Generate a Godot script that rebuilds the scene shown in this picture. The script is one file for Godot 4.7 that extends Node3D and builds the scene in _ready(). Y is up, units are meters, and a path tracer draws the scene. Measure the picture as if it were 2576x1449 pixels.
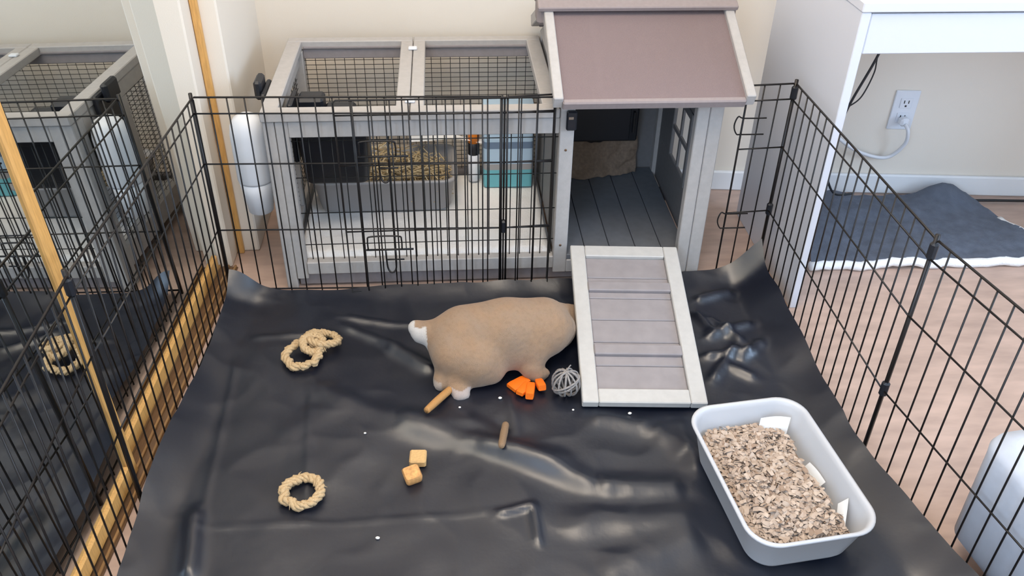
extends Node3D

# ---------------------------------------------------------------- camera, light
const CAM_AT := Vector3(0, 1.25, 0)

func setup_view() -> void:
	var cam := Camera3D.new()
	cam.name = "camera"
	cam.transform = Transform3D(Basis(Vector3(0.99716715, 0.0163027, 0.0734296), Vector3(0.02910187, 0.81658118, -0.57649653), Vector3(-0.06935968, 0.57700034, 0.81379349)).orthonormalized(), CAM_AT)
	cam.fov = 36.543
	cam.near = 0.02
	add_child(cam)
	cam.current = true
	var env := Environment.new()
	var sky := Sky.new()
	var sm := ProceduralSkyMaterial.new()
	sm.sky_top_color = Color(0.62, 0.74, 0.92)
	sm.sky_horizon_color = Color(0.86, 0.91, 0.97)
	sm.ground_bottom_color = Color(0.30, 0.30, 0.28)
	sm.ground_horizon_color = Color(0.62, 0.64, 0.64)
	sky.sky_material = sm
	env.background_mode = Environment.BG_SKY
	env.sky = sky
	env.background_energy_multiplier = 2.2
	env.tonemap_mode = Environment.TONE_MAPPER_LINEAR
	env.tonemap_exposure = 0.405
	env.sdfgi_enabled = true
	env.ssao_enabled = true
	env.ssil_enabled = true
	var we := WorldEnvironment.new()
	we.name = "environment"
	we.environment = env
	add_child(we)
	# daylight that comes in through the windows in the right wall and in the left wall beside the camera
	for w in [[Vector3(3.38, 1.45, 0.1), PI / 2, Vector2(2.2, 1.3), 26.0], [Vector3(-0.69, 1.45, 1.0), -PI / 2, Vector2(1.7, 1.3), 20.0]]:
		var a := AreaLight3D.new()
		a.name = "window_daylight"
		a.area_size = w[2]
		a.position = w[0]
		a.rotation = Vector3(0, w[1], 0)
		a.light_color = Color(0.76, 0.87, 1.0)
		a.light_energy = w[3]
		a.area_range = 12.0
		a.shadow_enabled = true
		add_child(a, true)

# ---------------------------------------------------------------- helpers
var used := {}
var mats := {}
var mesh_cache := {}
var rng := RandomNumberGenerator.new()

func numbered(n: String) -> String:
	var k: int = used.get(n, 0)
	used[n] = k + 1
	return n if k == 0 else "%s_%03d" % [n, k]

func thing(called: String, label: String, category: String, at := Vector3.ZERO, group := "") -> Node3D:
	var o := Node3D.new()
	o.name = numbered(called)
	add_child(o)
	o.position = at
	tag(o, label, category, group)
	return o

func tag(o: Node, label: String, category: String, group := "") -> void:
	o.set_meta("label", label)
	o.set_meta("category", category)
	if group != "":
		o.set_meta("group", group)

func part(called: String, mesh: Mesh, m: Material, parent: Node3D, tr := Transform3D.IDENTITY) -> MeshInstance3D:
	var o := MeshInstance3D.new()
	o.name = called
	o.mesh = mesh
	o.material_override = m
	o.transform = tr
	parent.add_child(o, true)
	return o

func solo(called: String, mesh: Mesh, m: Material, label: String, category: String, tr := Transform3D.IDENTITY, group := "") -> MeshInstance3D:
	var o := part(numbered(called), mesh, m, self, tr)
	tag(o, label, category, group)
	return o

func struct(called: String, mesh: Mesh, m: Material, tr := Transform3D.IDENTITY) -> MeshInstance3D:
	var o := part(called, mesh, m, self, tr)
	o.set_meta("kind", "structure")
	return o

func new_st() -> SurfaceTool:
	var st := SurfaceTool.new()
	st.begin(Mesh.PRIMITIVE_TRIANGLES)
	return st

func tri(st: SurfaceTool, a: Vector3, b: Vector3, c: Vector3) -> void:
	st.add_vertex(a)
	st.add_vertex(b)
	st.add_vertex(c)

func quad(st: SurfaceTool, a: Vector3, b: Vector3, c: Vector3, d: Vector3) -> void:
	tri(st, a, b, c)
	tri(st, a, c, d)

func done(st: SurfaceTool) -> ArrayMesh:
	st.generate_normals()
	return st.commit()

# a box with chamfered edges added to st
func bbox(st: SurfaceTool, c: Vector3, s: Vector3, ch := 0.0015, bs := Basis.IDENTITY) -> void:
	st.set_smooth_group(-1)
	var h := s * 0.5
	ch = minf(ch, minf(h.x, minf(h.y, h.z)) * 0.6)
	var p := {}
	for sx in [-1, 1]:
		for sy in [-1, 1]:
			for sz in [-1, 1]:
				var k := Vector3i(sx, sy, sz)
				var b := Vector3(sx * h.x, sy * h.y, sz * h.z)
				p[k] = [c + bs * (b - Vector3(0, sy * ch, sz * ch)), c + bs * (b - Vector3(sx * ch, 0, sz * ch)), c + bs * (b - Vector3(sx * ch, sy * ch, 0))]
	for ax in 3:
		var u := (ax + 1) % 3
		var v := (ax + 2) % 3
		for sg in [-1, 1]:
			var q := []
			for e in [[-1, -1], [1, -1], [1, 1], [-1, 1]]:
				var k := Vector3i.ZERO
				k[ax] = sg
				k[u] = e[0]
				k[v] = e[1]
				q.append(p[k][ax])
			if sg > 0:
				quad(st, q[0], q[3], q[2], q[1])
			else:
				quad(st, q[0], q[1], q[2], q[3])
		# edges along axis ax
		for e in [[-1, -1], [1, -1], [1, 1], [-1, 1]]:
			var k0 := Vector3i.ZERO
			var k1 := Vector3i.ZERO
			k0[ax] = -1
			k1[ax] = 1
			k0[u] = e[0]
			k1[u] = e[0]
			k0[v] = e[1]
			k1[v] = e[1]
			var flip: bool = e[0] * e[1] > 0
			if flip:
				quad(st, p[k0][u], p[k1][u], p[k1][v], p[k0][v])
			else:
				quad(st, p[k0][u], p[k0][v], p[k1][v], p[k1][u])
	for k in p:
		var t: Array = p[k]
		if k.x * k.y * k.z > 0:
			tri(st, t[0], t[2], t[1])
		else:
			tri(st, t[0], t[1], t[2])

func box_mesh(s: Vector3, ch := 0.0015) -> ArrayMesh:
	var key := "b%.4f_%.4f_%.4f_%.4f" % [s.x, s.y, s.z, ch]
	if not mesh_cache.has(key):
		var st := new_st()
		bbox(st, Vector3.ZERO, s, ch)
		mesh_cache[key] = done(st)
	return mesh_cache[key]

# box part given by its two corners
func bar(called: String, a: Vector3, b: Vector3, m: Material, parent: Node3D, ch := 0.0015) -> MeshInstance3D:
	var lo := Vector3(minf(a.x, b.x), minf(a.y, b.y), minf(a.z, b.z))
	var hi := Vector3(maxf(a.x, b.x), maxf(a.y, b.y), maxf(a.z, b.z))
	return part(called, box_mesh(hi - lo, ch), m, parent, Transform3D(Basis.IDENTITY, (lo + hi) * 0.5))

# sweep a circle along points
func tube(st: SurfaceTool, pts: Array, r, sides := 6, closed := false) -> void:
	st.set_smooth_group(1)
	var n := pts.size()
	var rings := []
	var up := Vector3.UP
	for i in n:
		var a: Vector3 = pts[(i - 1 + n) % n] if (closed or i > 0) else pts[i]
		var b: Vector3 = pts[(i + 1) % n] if (closed or i < n - 1) else pts[i]
		var d := (b - a).normalized()
		if absf(d.dot(up)) > 0.95:
			up = Vector3.RIGHT if absf(d.x) < 0.8 else Vector3.BACK
		var s := d.cross(up).normalized()
		up = s.cross(d).normalized()
		var rr: float = r[i] if r is Array else r
		var ring := []
		for k in sides:
			var t := TAU * k / sides
			ring.append(pts[i] + (s * cos(t) + up * sin(t)) * rr)
		rings.append(ring)
	var last := n if closed else n - 1
	for i in last:
		var r0: Array = rings[i]
		var r1: Array = rings[(i + 1) % n]
		for k in sides:
			quad(st, r0[k], r1[k], r1[(k + 1) % sides], r0[(k + 1) % sides])
	if not closed:
		for k in sides:
			tri(st, pts[0], rings[0][k], rings[0][(k + 1) % sides])
			tri(st, pts[n - 1], rings[n - 1][(k + 1) % sides], rings[n - 1][k])

func tube_mesh(pts: Array, r, sides := 6, closed := false) -> ArrayMesh:
	var st := new_st()
	tube(st, pts, r, sides, closed)
	return done(st)

func smooth_path(ctrl: Array, per := 8) -> Array:
	var c := Curve3D.new()
	for i in ctrl.size():
		var a: Vector3 = ctrl[maxi(i - 1, 0)]
		var b: Vector3 = ctrl[mini(i + 1, ctrl.size() - 1)]
		var t := (b - a) / 6.0
		c.add_point(ctrl[i], -t, t)
	var out := []
	for i in ctrl.size() - 1:
		for k in per:
			out.append(c.sample(i, float(k) / per))
	out.append(ctrl[-1])
	return out

func lathe(profile: Array, sides := 32) -> ArrayMesh:
	var st := new_st()
	st.set_smooth_group(1)
	for i in profile.size() - 1:
		var a: Vector2 = profile[i]
		var b: Vector2 = profile[i + 1]
		for k in sides:
			var t0 := TAU * k / sides
			var t1 := TAU * (k + 1) / sides
			var p0 := Vector3(a.x * cos(t0), a.y, a.x * sin(t0))
			var p1 := Vector3(a.x * cos(t1), a.y, a.x * sin(t1))
			var q0 := Vector3(b.x * cos(t0), b.y, b.x * sin(t0))
			var q1 := Vector3(b.x * cos(t1), b.y, b.x * sin(t1))
			if a.x < 1e-5:
				tri(st, p0, q0, q1)
			elif b.x < 1e-5:
				tri(st, p0, q0, p1)
			else:
				quad(st, p0, q0, q1, p1)
	return done(st)

func round_rect(hx: float, hz: float, r: float, n := 6) -> Array:
	var out := []
	for q in [[1, 1, 0.0], [-1, 1, PI / 2], [-1, -1, PI], [1, -1, PI * 1.5]]:
		for i in n + 1:
			var t: float = q[2] + (PI / 2) * i / n
			out.append(Vector2(q[0] * (hx - r) + cos(t) * r, q[1] * (hz - r) + sin(t) * r))
	return out

# stack of rounded rectangles [hx, hz, r, y] joined into one surface
func loft(sections: Array, cap_first := false, cap_last := false, n := 6) -> ArrayMesh:
	var st := new_st()
	st.set_smooth_group(1)
	var prev := []
	for i in sections.size():
		var s: Array = sections[i]
		var ring := []
		for p in round_rect(s[0], s[1], s[2], n):
			ring.append(Vector3(p.x, s[3], p.y))
		if i > 0:
			for k in ring.size():
				var k1 := (k + 1) % ring.size()
				quad(st, prev[k], ring[k], ring[k1], prev[k1])
		if (i == 0 and cap_first) or (i == sections.size() - 1 and cap_last):
			st.set_smooth_group(2 if i == 0 else 3)
			for k in ring.size():
				tri(st, Vector3(0, s[3], 0), ring[k], ring[(k + 1) % ring.size()])
			st.set_smooth_group(1)
		prev = ring
	return done(st)

func grid(nx: int, nz: int, f: Callable, uv := false) -> ArrayMesh:
	var st := new_st()
	st.set_smooth_group(1)
	for j in nz + 1:
		for i in nx + 1:
			if uv:
				st.set_uv(Vector2(float(i) / nx, float(j) / nz))
			st.add_vertex(f.call(float(i) / nx, float(j) / nz))
	for j in nz:
		for i in nx:
			var a := j * (nx + 1) + i
			for k in [a, a + 1, a + nx + 2, a, a + nx + 2, a + nx + 1]:
				st.add_index(k)
	st.generate_normals()
	return st.commit()

func noise(freq: float, seed_ := 1, oct := 3, type := FastNoiseLite.TYPE_SIMPLEX_SMOOTH) -> FastNoiseLite:
	var n := FastNoiseLite.new()
	n.seed = seed_
	n.noise_type = type
	n.frequency = freq
	n.fractal_octaves = oct
	return n

func noise_tex(n: FastNoiseLite, c0: Color, c1: Color, size := 512, normal := false, bump := 4.0) -> NoiseTexture2D:
	var t := NoiseTexture2D.new()
	t.width = size
	t.height = size
	t.seamless = true
	t.noise = n
	if normal:
		t.as_normal_map = true
		t.bump_strength = bump
	else:
		var g := Gradient.new()
		g.set_color(0, c0)
		g.set_color(1, c1)
		t.color_ramp = g
	return t

func mat(called: String, col: Color, rough := 0.6, opts := {}) -> StandardMaterial3D:
	var m := StandardMaterial3D.new()
	m.resource_name = called
	m.albedo_color = col
	m.roughness = rough
	if opts.has("vary"):
		# soft blotches of tone around the base colour
		var v: float = opts.vary
		m.albedo_texture = noise_tex(noise(opts.get("freq", 0.02), opts.get("seed", 3), 4), Color(1 - v, 1 - v, 1 - v), Color(1, 1, 1))
		m.uv1_triplanar = true
		m.uv1_world_triplanar = opts.get("world", false)
		m.uv1_scale = opts.get("scale", Vector3.ONE * 3.0)
	if opts.has("bump"):
		m.normal_enabled = true
		m.normal_scale = opts.get("nscale", 0.5)
		m.normal_texture = noise_tex(noise(opts.get("bfreq", 0.08), 9, 3), Color.BLACK, Color.WHITE, 512, true, opts.bump)
		m.uv1_triplanar = true
		m.uv1_world_triplanar = opts.get("world", false)
		m.uv1_scale = opts.get("scale", Vector3.ONE * 3.0)
	if opts.has("metal"):
		m.metallic = opts.metal
	if opts.has("spec"):
		m.metallic_specular = opts.spec
	if opts.has("vertex"):
		m.vertex_color_use_as_albedo = true
	return m

func make_materials() -> void:
	mats.wall = mat("wall_paint", Color(0.89, 0.85, 0.795), 0.85, {"bump": 1.0, "bfreq": 0.25, "nscale": 0.12, "scale": Vector3.ONE * 2.0})
	mats.ceiling = mat("ceiling_paint", Color(0.9, 0.9, 0.88), 0.9)
	mats.trim = mat("white_trim", Color(0.90, 0.90, 0.90), 0.45)
	var fl := mat("floor_laminate", Color(0.80, 0.685, 0.62), 0.42, {"vary": 0.16, "freq": 0.012, "scale": Vector3(0.9, 3.0, 3.2), "world": true})
	mats.floor = fl
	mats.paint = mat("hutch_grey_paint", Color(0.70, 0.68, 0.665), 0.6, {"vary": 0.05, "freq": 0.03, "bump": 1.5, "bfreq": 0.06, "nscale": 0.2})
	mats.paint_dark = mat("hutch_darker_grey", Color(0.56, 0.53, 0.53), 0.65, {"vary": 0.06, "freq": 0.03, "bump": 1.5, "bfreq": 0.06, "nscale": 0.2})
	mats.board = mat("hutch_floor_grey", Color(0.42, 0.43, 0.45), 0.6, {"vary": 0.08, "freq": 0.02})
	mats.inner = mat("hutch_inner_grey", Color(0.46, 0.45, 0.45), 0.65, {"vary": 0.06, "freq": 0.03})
	mats.roof = mat("roof_felt", Color(0.53, 0.46, 0.455), 0.9, {"vary": 0.14, "freq": 0.25, "bump": 5.0, "bfreq": 0.35, "nscale": 0.5, "scale": Vector3.ONE * 4.0})
	mats.roof_cap = mat("ridge_cap_paint", Color(0.57, 0.52, 0.51), 0.7, {"vary": 0.05, "freq": 0.05})
	mats.wire = mat("black_wire", Color(0.12, 0.105, 0.10), 0.38, {"metal": 0.35})
	mats.mesh_wire = mat("hutch_mesh_wire", Color(0.10, 0.10, 0.10), 0.5, {"metal": 0.3})
	mats.tarp = mat("black_tarp", Color(0.060, 0.078, 0.130), 0.38, {"spec": 0.65, "bump": 2.0, "bfreq": 0.02, "nscale": 0.25, "scale": Vector3.ONE * 4.0, "world": true})
	mats.gold = mat("golden_oak_frame", Color(0.88, 0.67, 0.39), 0.4, {"vary": 0.14, "freq": 0.03, "scale": Vector3(14, 1.5, 14)})
	mats.track = mat("brown_wood_track", Color(0.47, 0.355, 0.25), 0.45, {"vary": 0.2, "freq": 0.03, "scale": Vector3(14, 14, 1.5)})
	mats.track_rib = mat("track_rib_wood", Color(0.64, 0.49, 0.32), 0.4, {"vary": 0.2, "freq": 0.03, "scale": Vector3(14, 14, 1.5)})
	mats.mirror = mat("mirror_glass", Color(0.84, 0.86, 0.86), 0.015, {"metal": 1.0})
	mats.white_plastic = mat("white_plastic", Color(0.86, 0.87, 0.89), 0.38)
	mats.box_plastic = mat("light_grey_plastic", Color(0.75, 0.75, 0.76), 0.4)
	mats.grey_plastic = mat("grey_plastic", Color(0.62, 0.61, 0.61), 0.45)
	mats.black_plastic = mat("black_plastic", Color(0.07, 0.08, 0.11), 0.45)
	mats.fleece = mat("white_fleece", Color(0.92, 0.91, 0.90), 0.95, {"bump": 5.0, "bfreq": 0.06, "nscale": 0.6, "scale": Vector3.ONE * 5.0})
	mats.blanket = mat("dark_grey_fleece", Color(0.385, 0.41, 0.46), 0.95, {"vary": 0.15, "freq": 0.02, "bump": 4.0, "bfreq": 0.15, "nscale": 0.5})
	mats.desk = mat("white_desk_laminate", Color(0.82, 0.82, 0.84), 0.4)
	mats.straw = mat("woven_straw", Color(0.86, 0.73, 0.55), 0.85, {"vary": 0.25, "freq": 0.05, "scale": Vector3.ONE * 14.0, "bump": 6.0, "bfreq": 0.12, "nscale": 0.8})
	mats.stick = mat("peeled_stick", Color(0.78, 0.57, 0.33), 0.8, {"vary": 0.22, "freq": 0.06, "scale": Vector3.ONE * 14.0})
	mats.stick2 = mat("weathered_stick", Color(0.62, 0.50, 0.38), 0.85, {"vary": 0.3, "freq": 0.06, "scale": Vector3.ONE * 16.0})
	mats.cube = mat("wood_block", Color(0.85, 0.68, 0.45), 0.8, {"vary": 0.12, "freq": 0.03, "scale": Vector3(10, 30, 30)})
	mats.cube2 = mat("orange_stained_block", Color(0.90, 0.66, 0.40), 0.8, {"vary": 0.25, "freq": 0.015, "scale": Vector3.ONE * 12})
	mats.carrot = mat("carrot_flesh", Color(1.0, 0.47, 0.08), 0.5, {"vary": 0.1, "freq": 0.04, "scale": Vector3.ONE * 14})
	mats.willow = mat("grey_willow", Color(0.66, 0.63, 0.61), 0.8, {"vary": 0.3, "freq": 0.03, "scale": Vector3.ONE * 10})
	mats.fur = mat("rabbit_fur", Color.WHITE, 0.95, {"vertex": true, "bump": 8.0, "bfreq": 0.12, "nscale": 0.7, "scale": Vector3(6, 14, 14)})
	mats.fur.rim_enabled = true
	mats.fur.rim = 0.25
	mats.shaving = mat("wood_shaving", Color.WHITE, 0.85, {"vertex": true})
	mats.bed = mat("packed_bedding", Color(0.66, 0.56, 0.48), 0.9, {"vary": 0.3, "freq": 0.1, "scale": Vector3.ONE * 8})
	mats.paper = mat("white_paper", Color(0.92, 0.92, 0.92), 0.8)
	mats.bag = mat("brown_paper_bag", Color(0.55, 0.47, 0.40), 0.85, {"vary": 0.2, "freq": 0.03, "scale": Vector3.ONE * 6})
	mats.hay = mat("hay", Color.WHITE, 0.9, {"vertex": true})
	mats.teal = mat("teal_print", Color(0.42, 0.70, 0.74), 0.5)
	mats.paleblue = mat("pale_blue_print", Color(0.70, 0.80, 0.88), 0.5)
	mats.steelblue = mat("slate_blue_print", Color(0.42, 0.50, 0.60), 0.5)
	mats.orange = mat("orange_plastic", Color(0.85, 0.47, 0.10), 0.45)
	mats.cable = mat("black_cable", Color(0.08, 0.08, 0.09), 0.5)
	mats.cord = mat("white_cord", Color(0.85, 0.85, 0.86), 0.45)
	mats.slot = mat("socket_slot", Color(0.12, 0.12, 0.12), 0.6)
	mats.crumb = mat("white_crumb", Color(0.90, 0.88, 0.85), 0.8)
	mats.bin = mat("white_grey_plastic", Color(0.78, 0.80, 0.84), 0.5, {"vary": 0.05, "freq": 0.02})

# ---------------------------------------------------------------- room
const WALL_SLOPE := 0.09
func wall_z(x: float) -> float:
	return -2.265 + WALL_SLOPE * (x - 0.62)

func build_room() -> void:
	var yaw := -atan(WALL_SLOPE)
	var wb := Basis(Vector3.UP, yaw)
	struct("floor", box_mesh(Vector3(4.8, 0.1, 5.6), 0.0), mats.floor, Transform3D(Basis.IDENTITY, Vector3(1.2, -0.05, -0.2)))
	struct("ceiling", box_mesh(Vector3(4.8, 0.1, 5.6), 0.0), mats.ceiling, Transform3D(Basis.IDENTITY, Vector3(1.2, 2.45, -0.2)))
	var n := wb.z
	var wp := Vector3(1.2, 1.2, wall_z(1.2)) - n * 0.06
	struct("wall_back", box_mesh(Vector3(4.7, 2.4, 0.12), 0.0), mats.wall, Transform3D(wb, wp))
	struct("baseboard_back", box_mesh(Vector3(2.9, 0.062, 0.014), 0.004), mats.trim, Transform3D(wb, Vector3(2.1, 0.031, wall_z(2.1)) + n * 0.007))
	# wall on the left, holding the mirrored doors, with a jamb next to them
	# with a window opening beside the camera
	var st := new_st()
	bbox(st, Vector3(-0.76, 1.2, -1.11), Vector3(0.12, 2.4, 2.52), 0)
	bbox(st, Vector3(-0.76, 1.2, 2.06), Vector3(0.12, 2.4, 0.42), 0)
	bbox(st, Vector3(-0.76, 0.39, 1.0), Vector3(0.12, 0.78, 1.7), 0)
	bbox(st, Vector3(-0.76, 2.26, 1.0), Vector3(0.12, 0.28, 1.7), 0)
	struct("wall_left", done(st), mats.wall)
	st = new_st()
	for z in [0.17, 1.0, 1.83]:
		bbox(st, Vector3(-0.77, 1.45, z), Vector3(0.05, 1.34, 0.04), 0.003)
	for y in [0.80, 2.10]:
		bbox(st, Vector3(-0.77, y, 1.0), Vector3(0.05, 0.04, 1.7), 0.003)
	struct("window_1", done(st), mats.trim)
	struct("trim_1", box_mesh(Vector3(0.056, 2.4, 0.42), 0.004), mats.wall, Transform3D(Basis.IDENTITY, Vector3(-0.525, 1.2, -2.175)))
	struct("trim_3", box_mesh(Vector3(0.25, 2.4, 0.49), 0.004), mats.wall, Transform3D(Basis.IDENTITY, Vector3(-0.678, 1.2, -2.135)))  # jamb lip brought forward only to block the gold strip's mirror reflection
	struct("trim_2", box_mesh(Vector3(0.017, 2.4, 0.012), 0.002), mats.gold, Transform3D(Basis.IDENTITY, Vector3(-0.5435, 1.2, -1.959)))
	# right wall, far outside the picture, with a wide window
	st = new_st()
	bbox(st, Vector3(3.46, 1.2, -1.6), Vector3(0.12, 2.4, 1.2), 0)
	bbox(st, Vector3(3.46, 1.2, 1.74), Vector3(0.12, 2.4, 1.08), 0)
	bbox(st, Vector3(3.46, 0.39, 0.1), Vector3(0.12, 0.78, 2.2), 0)
	bbox(st, Vector3(3.46, 2.26, 0.1), Vector3(0.12, 0.28, 2.2), 0)
	struct("wall_right", done(st), mats.wall)
	st = new_st()
	for z in [-0.98, 0.1, 1.18]:
		bbox(st, Vector3(3.46, 1.45, z), Vector3(0.05, 1.34, 0.04), 0.003)
	for y in [0.80, 2.10]:
		bbox(st, Vector3(3.46, y, 0.1), Vector3(0.05, 0.04, 2.2), 0.003)
	struct("window_2", done(st), mats.trim)
	struct("wall_front", box_mesh(Vector3(4.4, 2.4, 0.12), 0.0), mats.wall, Transform3D(Basis.IDENTITY, Vector3(1.3, 1.2, 2.33)))

func build_mirror() -> void:
	# two framed sliding mirror doors standing in a floor track along the left wall
	var yaw := -0.061
	var spec := [[-0.010, -1.90, -1.15, "far framed mirror door beside the white jamb, reflecting the hutch"], [0.016, -1.192, -0.30, "near framed mirror door at the left edge of the picture"]]
	for s in spec:
		var z0: float = s[1]
		var z1: float = s[2]
		var zc := (z0 + z1) * 0.5
		var t := thing("mirror_door", s[3], "mirror", Vector3(-0.596 - 0.061 * (zc + 1.5) + s[0], 0.0, zc), "mirrored closet doors")
		t.rotation = Vector3(0, yaw, 0.03)
		var l := z1 - z0
		bar("mirror_pane", Vector3(-0.010, 0.04, -l / 2 + 0.002), Vector3(-0.004, 2.02, l / 2 - 0.01), mats.mirror, t, 0.0)
		for e in [-1, 1]:
			if e < 0 and s[0] < 0:
				continue
			bar("stile", Vector3(-0.012, 0.012, e * l / 2), Vector3(0.003, 2.05, e * (l / 2 - 0.026)), mats.gold, t, 0.003)
		bar("rail", Vector3(-0.012, 0.012, -l / 2 + 0.026), Vector3(0.003, 0.05, l / 2 - 0.026), mats.gold, t, 0.003)
		bar("rail", Vector3(-0.012, 2.01, -l / 2 + 0.026), Vector3(0.003, 2.05, l / 2 - 0.026), mats.gold, t, 0.003)
	var tr := thing("door_track", "brown wooden floor track running below the mirror doors", "track", Vector3(-0.614, 0, -1.1))
	tr.rotation.y = yaw
	bar("track_base", Vector3(-0.04, 0.0, -0.79), Vector3(0.027, 0.004, 0.9), mats.track, tr, 0.001)
	for x in [-0.018, 0.004, 0.022]:
		bar("track_rib", Vector3(x - 0.0026, 0.004, -0.79), Vector3(x + 0.0026, 0.010, 0.9), mats.track_rib, tr, 0.001)

# ---------------------------------------------------------------- wire pen
const PEN_H := 0.5094
const RAILS := [0.5094, 0.474, 0.355, 0.185, 0.016]

func wire(called: String, p: Vector3, h: float, r: float, parent: Node3D) -> void:
	var key := "w%.4f_%.4f" % [h, r]
	if not mesh_cache.has(key):
		mesh_cache[key] = tube_mesh([Vector3.ZERO, Vector3(0, h, 0)], r, 6)
	part(called, mesh_cache[key], mats.wire, parent, Transform3D(Basis.IDENTITY, p))

# one wire panel between two floor points; n = gaps between its upright wires, k0..k1 = those it has
func pen_panel(called: String, pen: Node3D, a: Vector2, b: Vector2, n: int, k0 := 0, k1 := -1, off := 0.0) -> Node3D:
	var d := Vector3(b.x - a.x, 0, b.y - a.y) / n
	var side := d.normalized().cross(Vector3.UP) * 0.0033
	var A := Vector3(a.x, 0, a.y) + side * off
	if k1 < 0:
		k1 = n
	var p0 := A + d * k0
	var p1 := A + d * k1
	var t := Vector3(0, PEN_H, 0)
	var lo := Vector3(0, RAILS[4], 0)
	# outer rod bent round the panel
	var st := new_st()
	tube(st, [p0 + lo, p0 + t * 0.5, p0 + t - Vector3(0, 0.006, 0), p0 + t + d.normalized() * 0.006, p1 + t - d.normalized() * 0.006, p1 + t - Vector3(0, 0.006, 0), p1 + t * 0.5, p1 + lo], 0.0023, 6, true)
	var o := part(called, done(st), mats.wire, pen)
	for h in RAILS.slice(1, 4):
		var u := Vector3(0, h, 0)
		part("rail", tube_mesh([p0 + u + side, p1 + u + side], 0.0018, 6), mats.wire, o)
	for k in range(k0 + 1, k1):
		wire("wire", A + d * k + Vector3(0, 0.004, 0), PEN_H - 0.004, 0.0017, o)
	return o

func build_pen() -> void:
	var pen := thing("exercise_pen", "black wire pet exercise pen around the tarp, gate open at the hutch", "pet pen")
	var A0 := Vector2(-0.5336, -1.770)
	var A1 := Vector2(0.1257, -1.751)
	var B := Vector2(0.7813, -1.802)
	var D := Vector2(0.787, -1.146)
	var E := D + Vector2(0.1693, 0.9856) * 0.6587
	var F := Vector2(-0.570, -1.112)
	var G := F + Vector2(0.02, 0.9998).normalized() * 0.6587
	pen_panel("wire_panel", pen, A0, A1, 18)
	pen_panel("gate_side", pen, A1, B, 18, 0, 3)
	var gp := pen_panel("gate_side", pen, A1, B, 18, 15, 18)
	var s0 := A1 + (B - A1) / 6.0
	var s1 := A1 + (B - A1) * 5.0 / 6.0
	part("gate_sill", tube_mesh([Vector3(s0.x, 0.016, s0.y), Vector3(s1.x, 0.016, s1.y)], 0.0018, 6), mats.wire, pen)
	pen_panel("wire_panel", pen, B, D, 18)
	pen_panel("wire_panel", pen, D, E, 18)
	pen_panel("wire_panel", pen, A0, F, 18, 0, -1, -1.0)
	pen_panel("wire_panel", pen, F, G, 18, 0, -1, -1.0)
	# hinge tubes at the joints
	for p in [A0, B, D, F]:
		wire("hinge_tube", Vector3(p.x, 0.006, p.y), PEN_H + 0.003, 0.0042, pen)
	for dx in [-0.005, 0.005]:
		wire("hinge_tube", Vector3(A1.x + dx * 1.2, 0.006, A1.y + 0.004), PEN_H, 0.0026, pen)
	for p in [[B, 0.487], [D, 0.487], [B, 0.187], [D, 0.187], [A1, 0.187], [F, 0.487]]:
		part("hinge_clip", box_mesh(Vector3(0.014, 0.034, 0.014), 0.004), mats.black_plastic, pen, Transform3D(Basis.IDENTITY, Vector3(p[0].x, p[1], p[0].y)))
	# the gate, swung back flat against the back panel
	var dir := (B - A1) / 18.0
	var hinge := A1 + dir * 3
	var far := Vector2(-0.238, -1.742)
	var gate := pen_panel("gate", pen, hinge + Vector2(0, 0.014), far, 12)
	for y in [0.405, 0.165]:
		var st := new_st()
		var x := -0.12
		var z := -1.728
		tube(st, smooth_path([Vector3(x - 0.07, y - 0.02, z), Vector3(x - 0.07, y + 0.006, z), Vector3(x - 0.062, y + 0.016, z), Vector3(x + 0.0, y + 0.016, z), Vector3(x + 0.008, y + 0.006, z), Vector3(x + 0.008, y - 0.02, z)], 4), 0.002, 6)
		tube(st, [Vector3(x - 0.075, y - 0.02, z), Vector3(x + 0.035, y - 0.02, z)], 0.0024, 6)
		tube(st, [Vector3(x - 0.03, y - 0.048, z), Vector3(x + 0.012, y - 0.048, z)], 0.002, 6)
		tube(st, smooth_path([Vector3(x - 0.03, y - 0.02, z), Vector3(x - 0.028, y - 0.07, z), Vector3(x - 0.018, y - 0.082, z + 0.004), Vector3(x - 0.008, y - 0.07, z), Vector3(x - 0.008, y - 0.02, z)], 4), 0.0022, 6)
		part("slide_latch", done(st), mats.wire, gate)
	# catches that the gate latches slide into, on the narrow piece right of the opening
	var cx := A1 + dir * 15
	for y in [0.415, 0.165]:
		var st := new_st()
		var z := cx.y + 0.004
		tube(st, smooth_path([Vector3(cx.x + 0.052, y + 0.018, z), Vector3(cx.x, y + 0.018, z), Vector3(cx.x - 0.014, y + 0.022, z), Vector3(cx.x - 0.02, y, z), Vector3(cx.x - 0.012, y - 0.02, z), Vector3(cx.x, y - 0.022, z), Vector3(cx.x + 0.052, y - 0.022, z)], 4), 0.0017, 6)
		part("latch_catch", done(st), mats.wire, gp)

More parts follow.
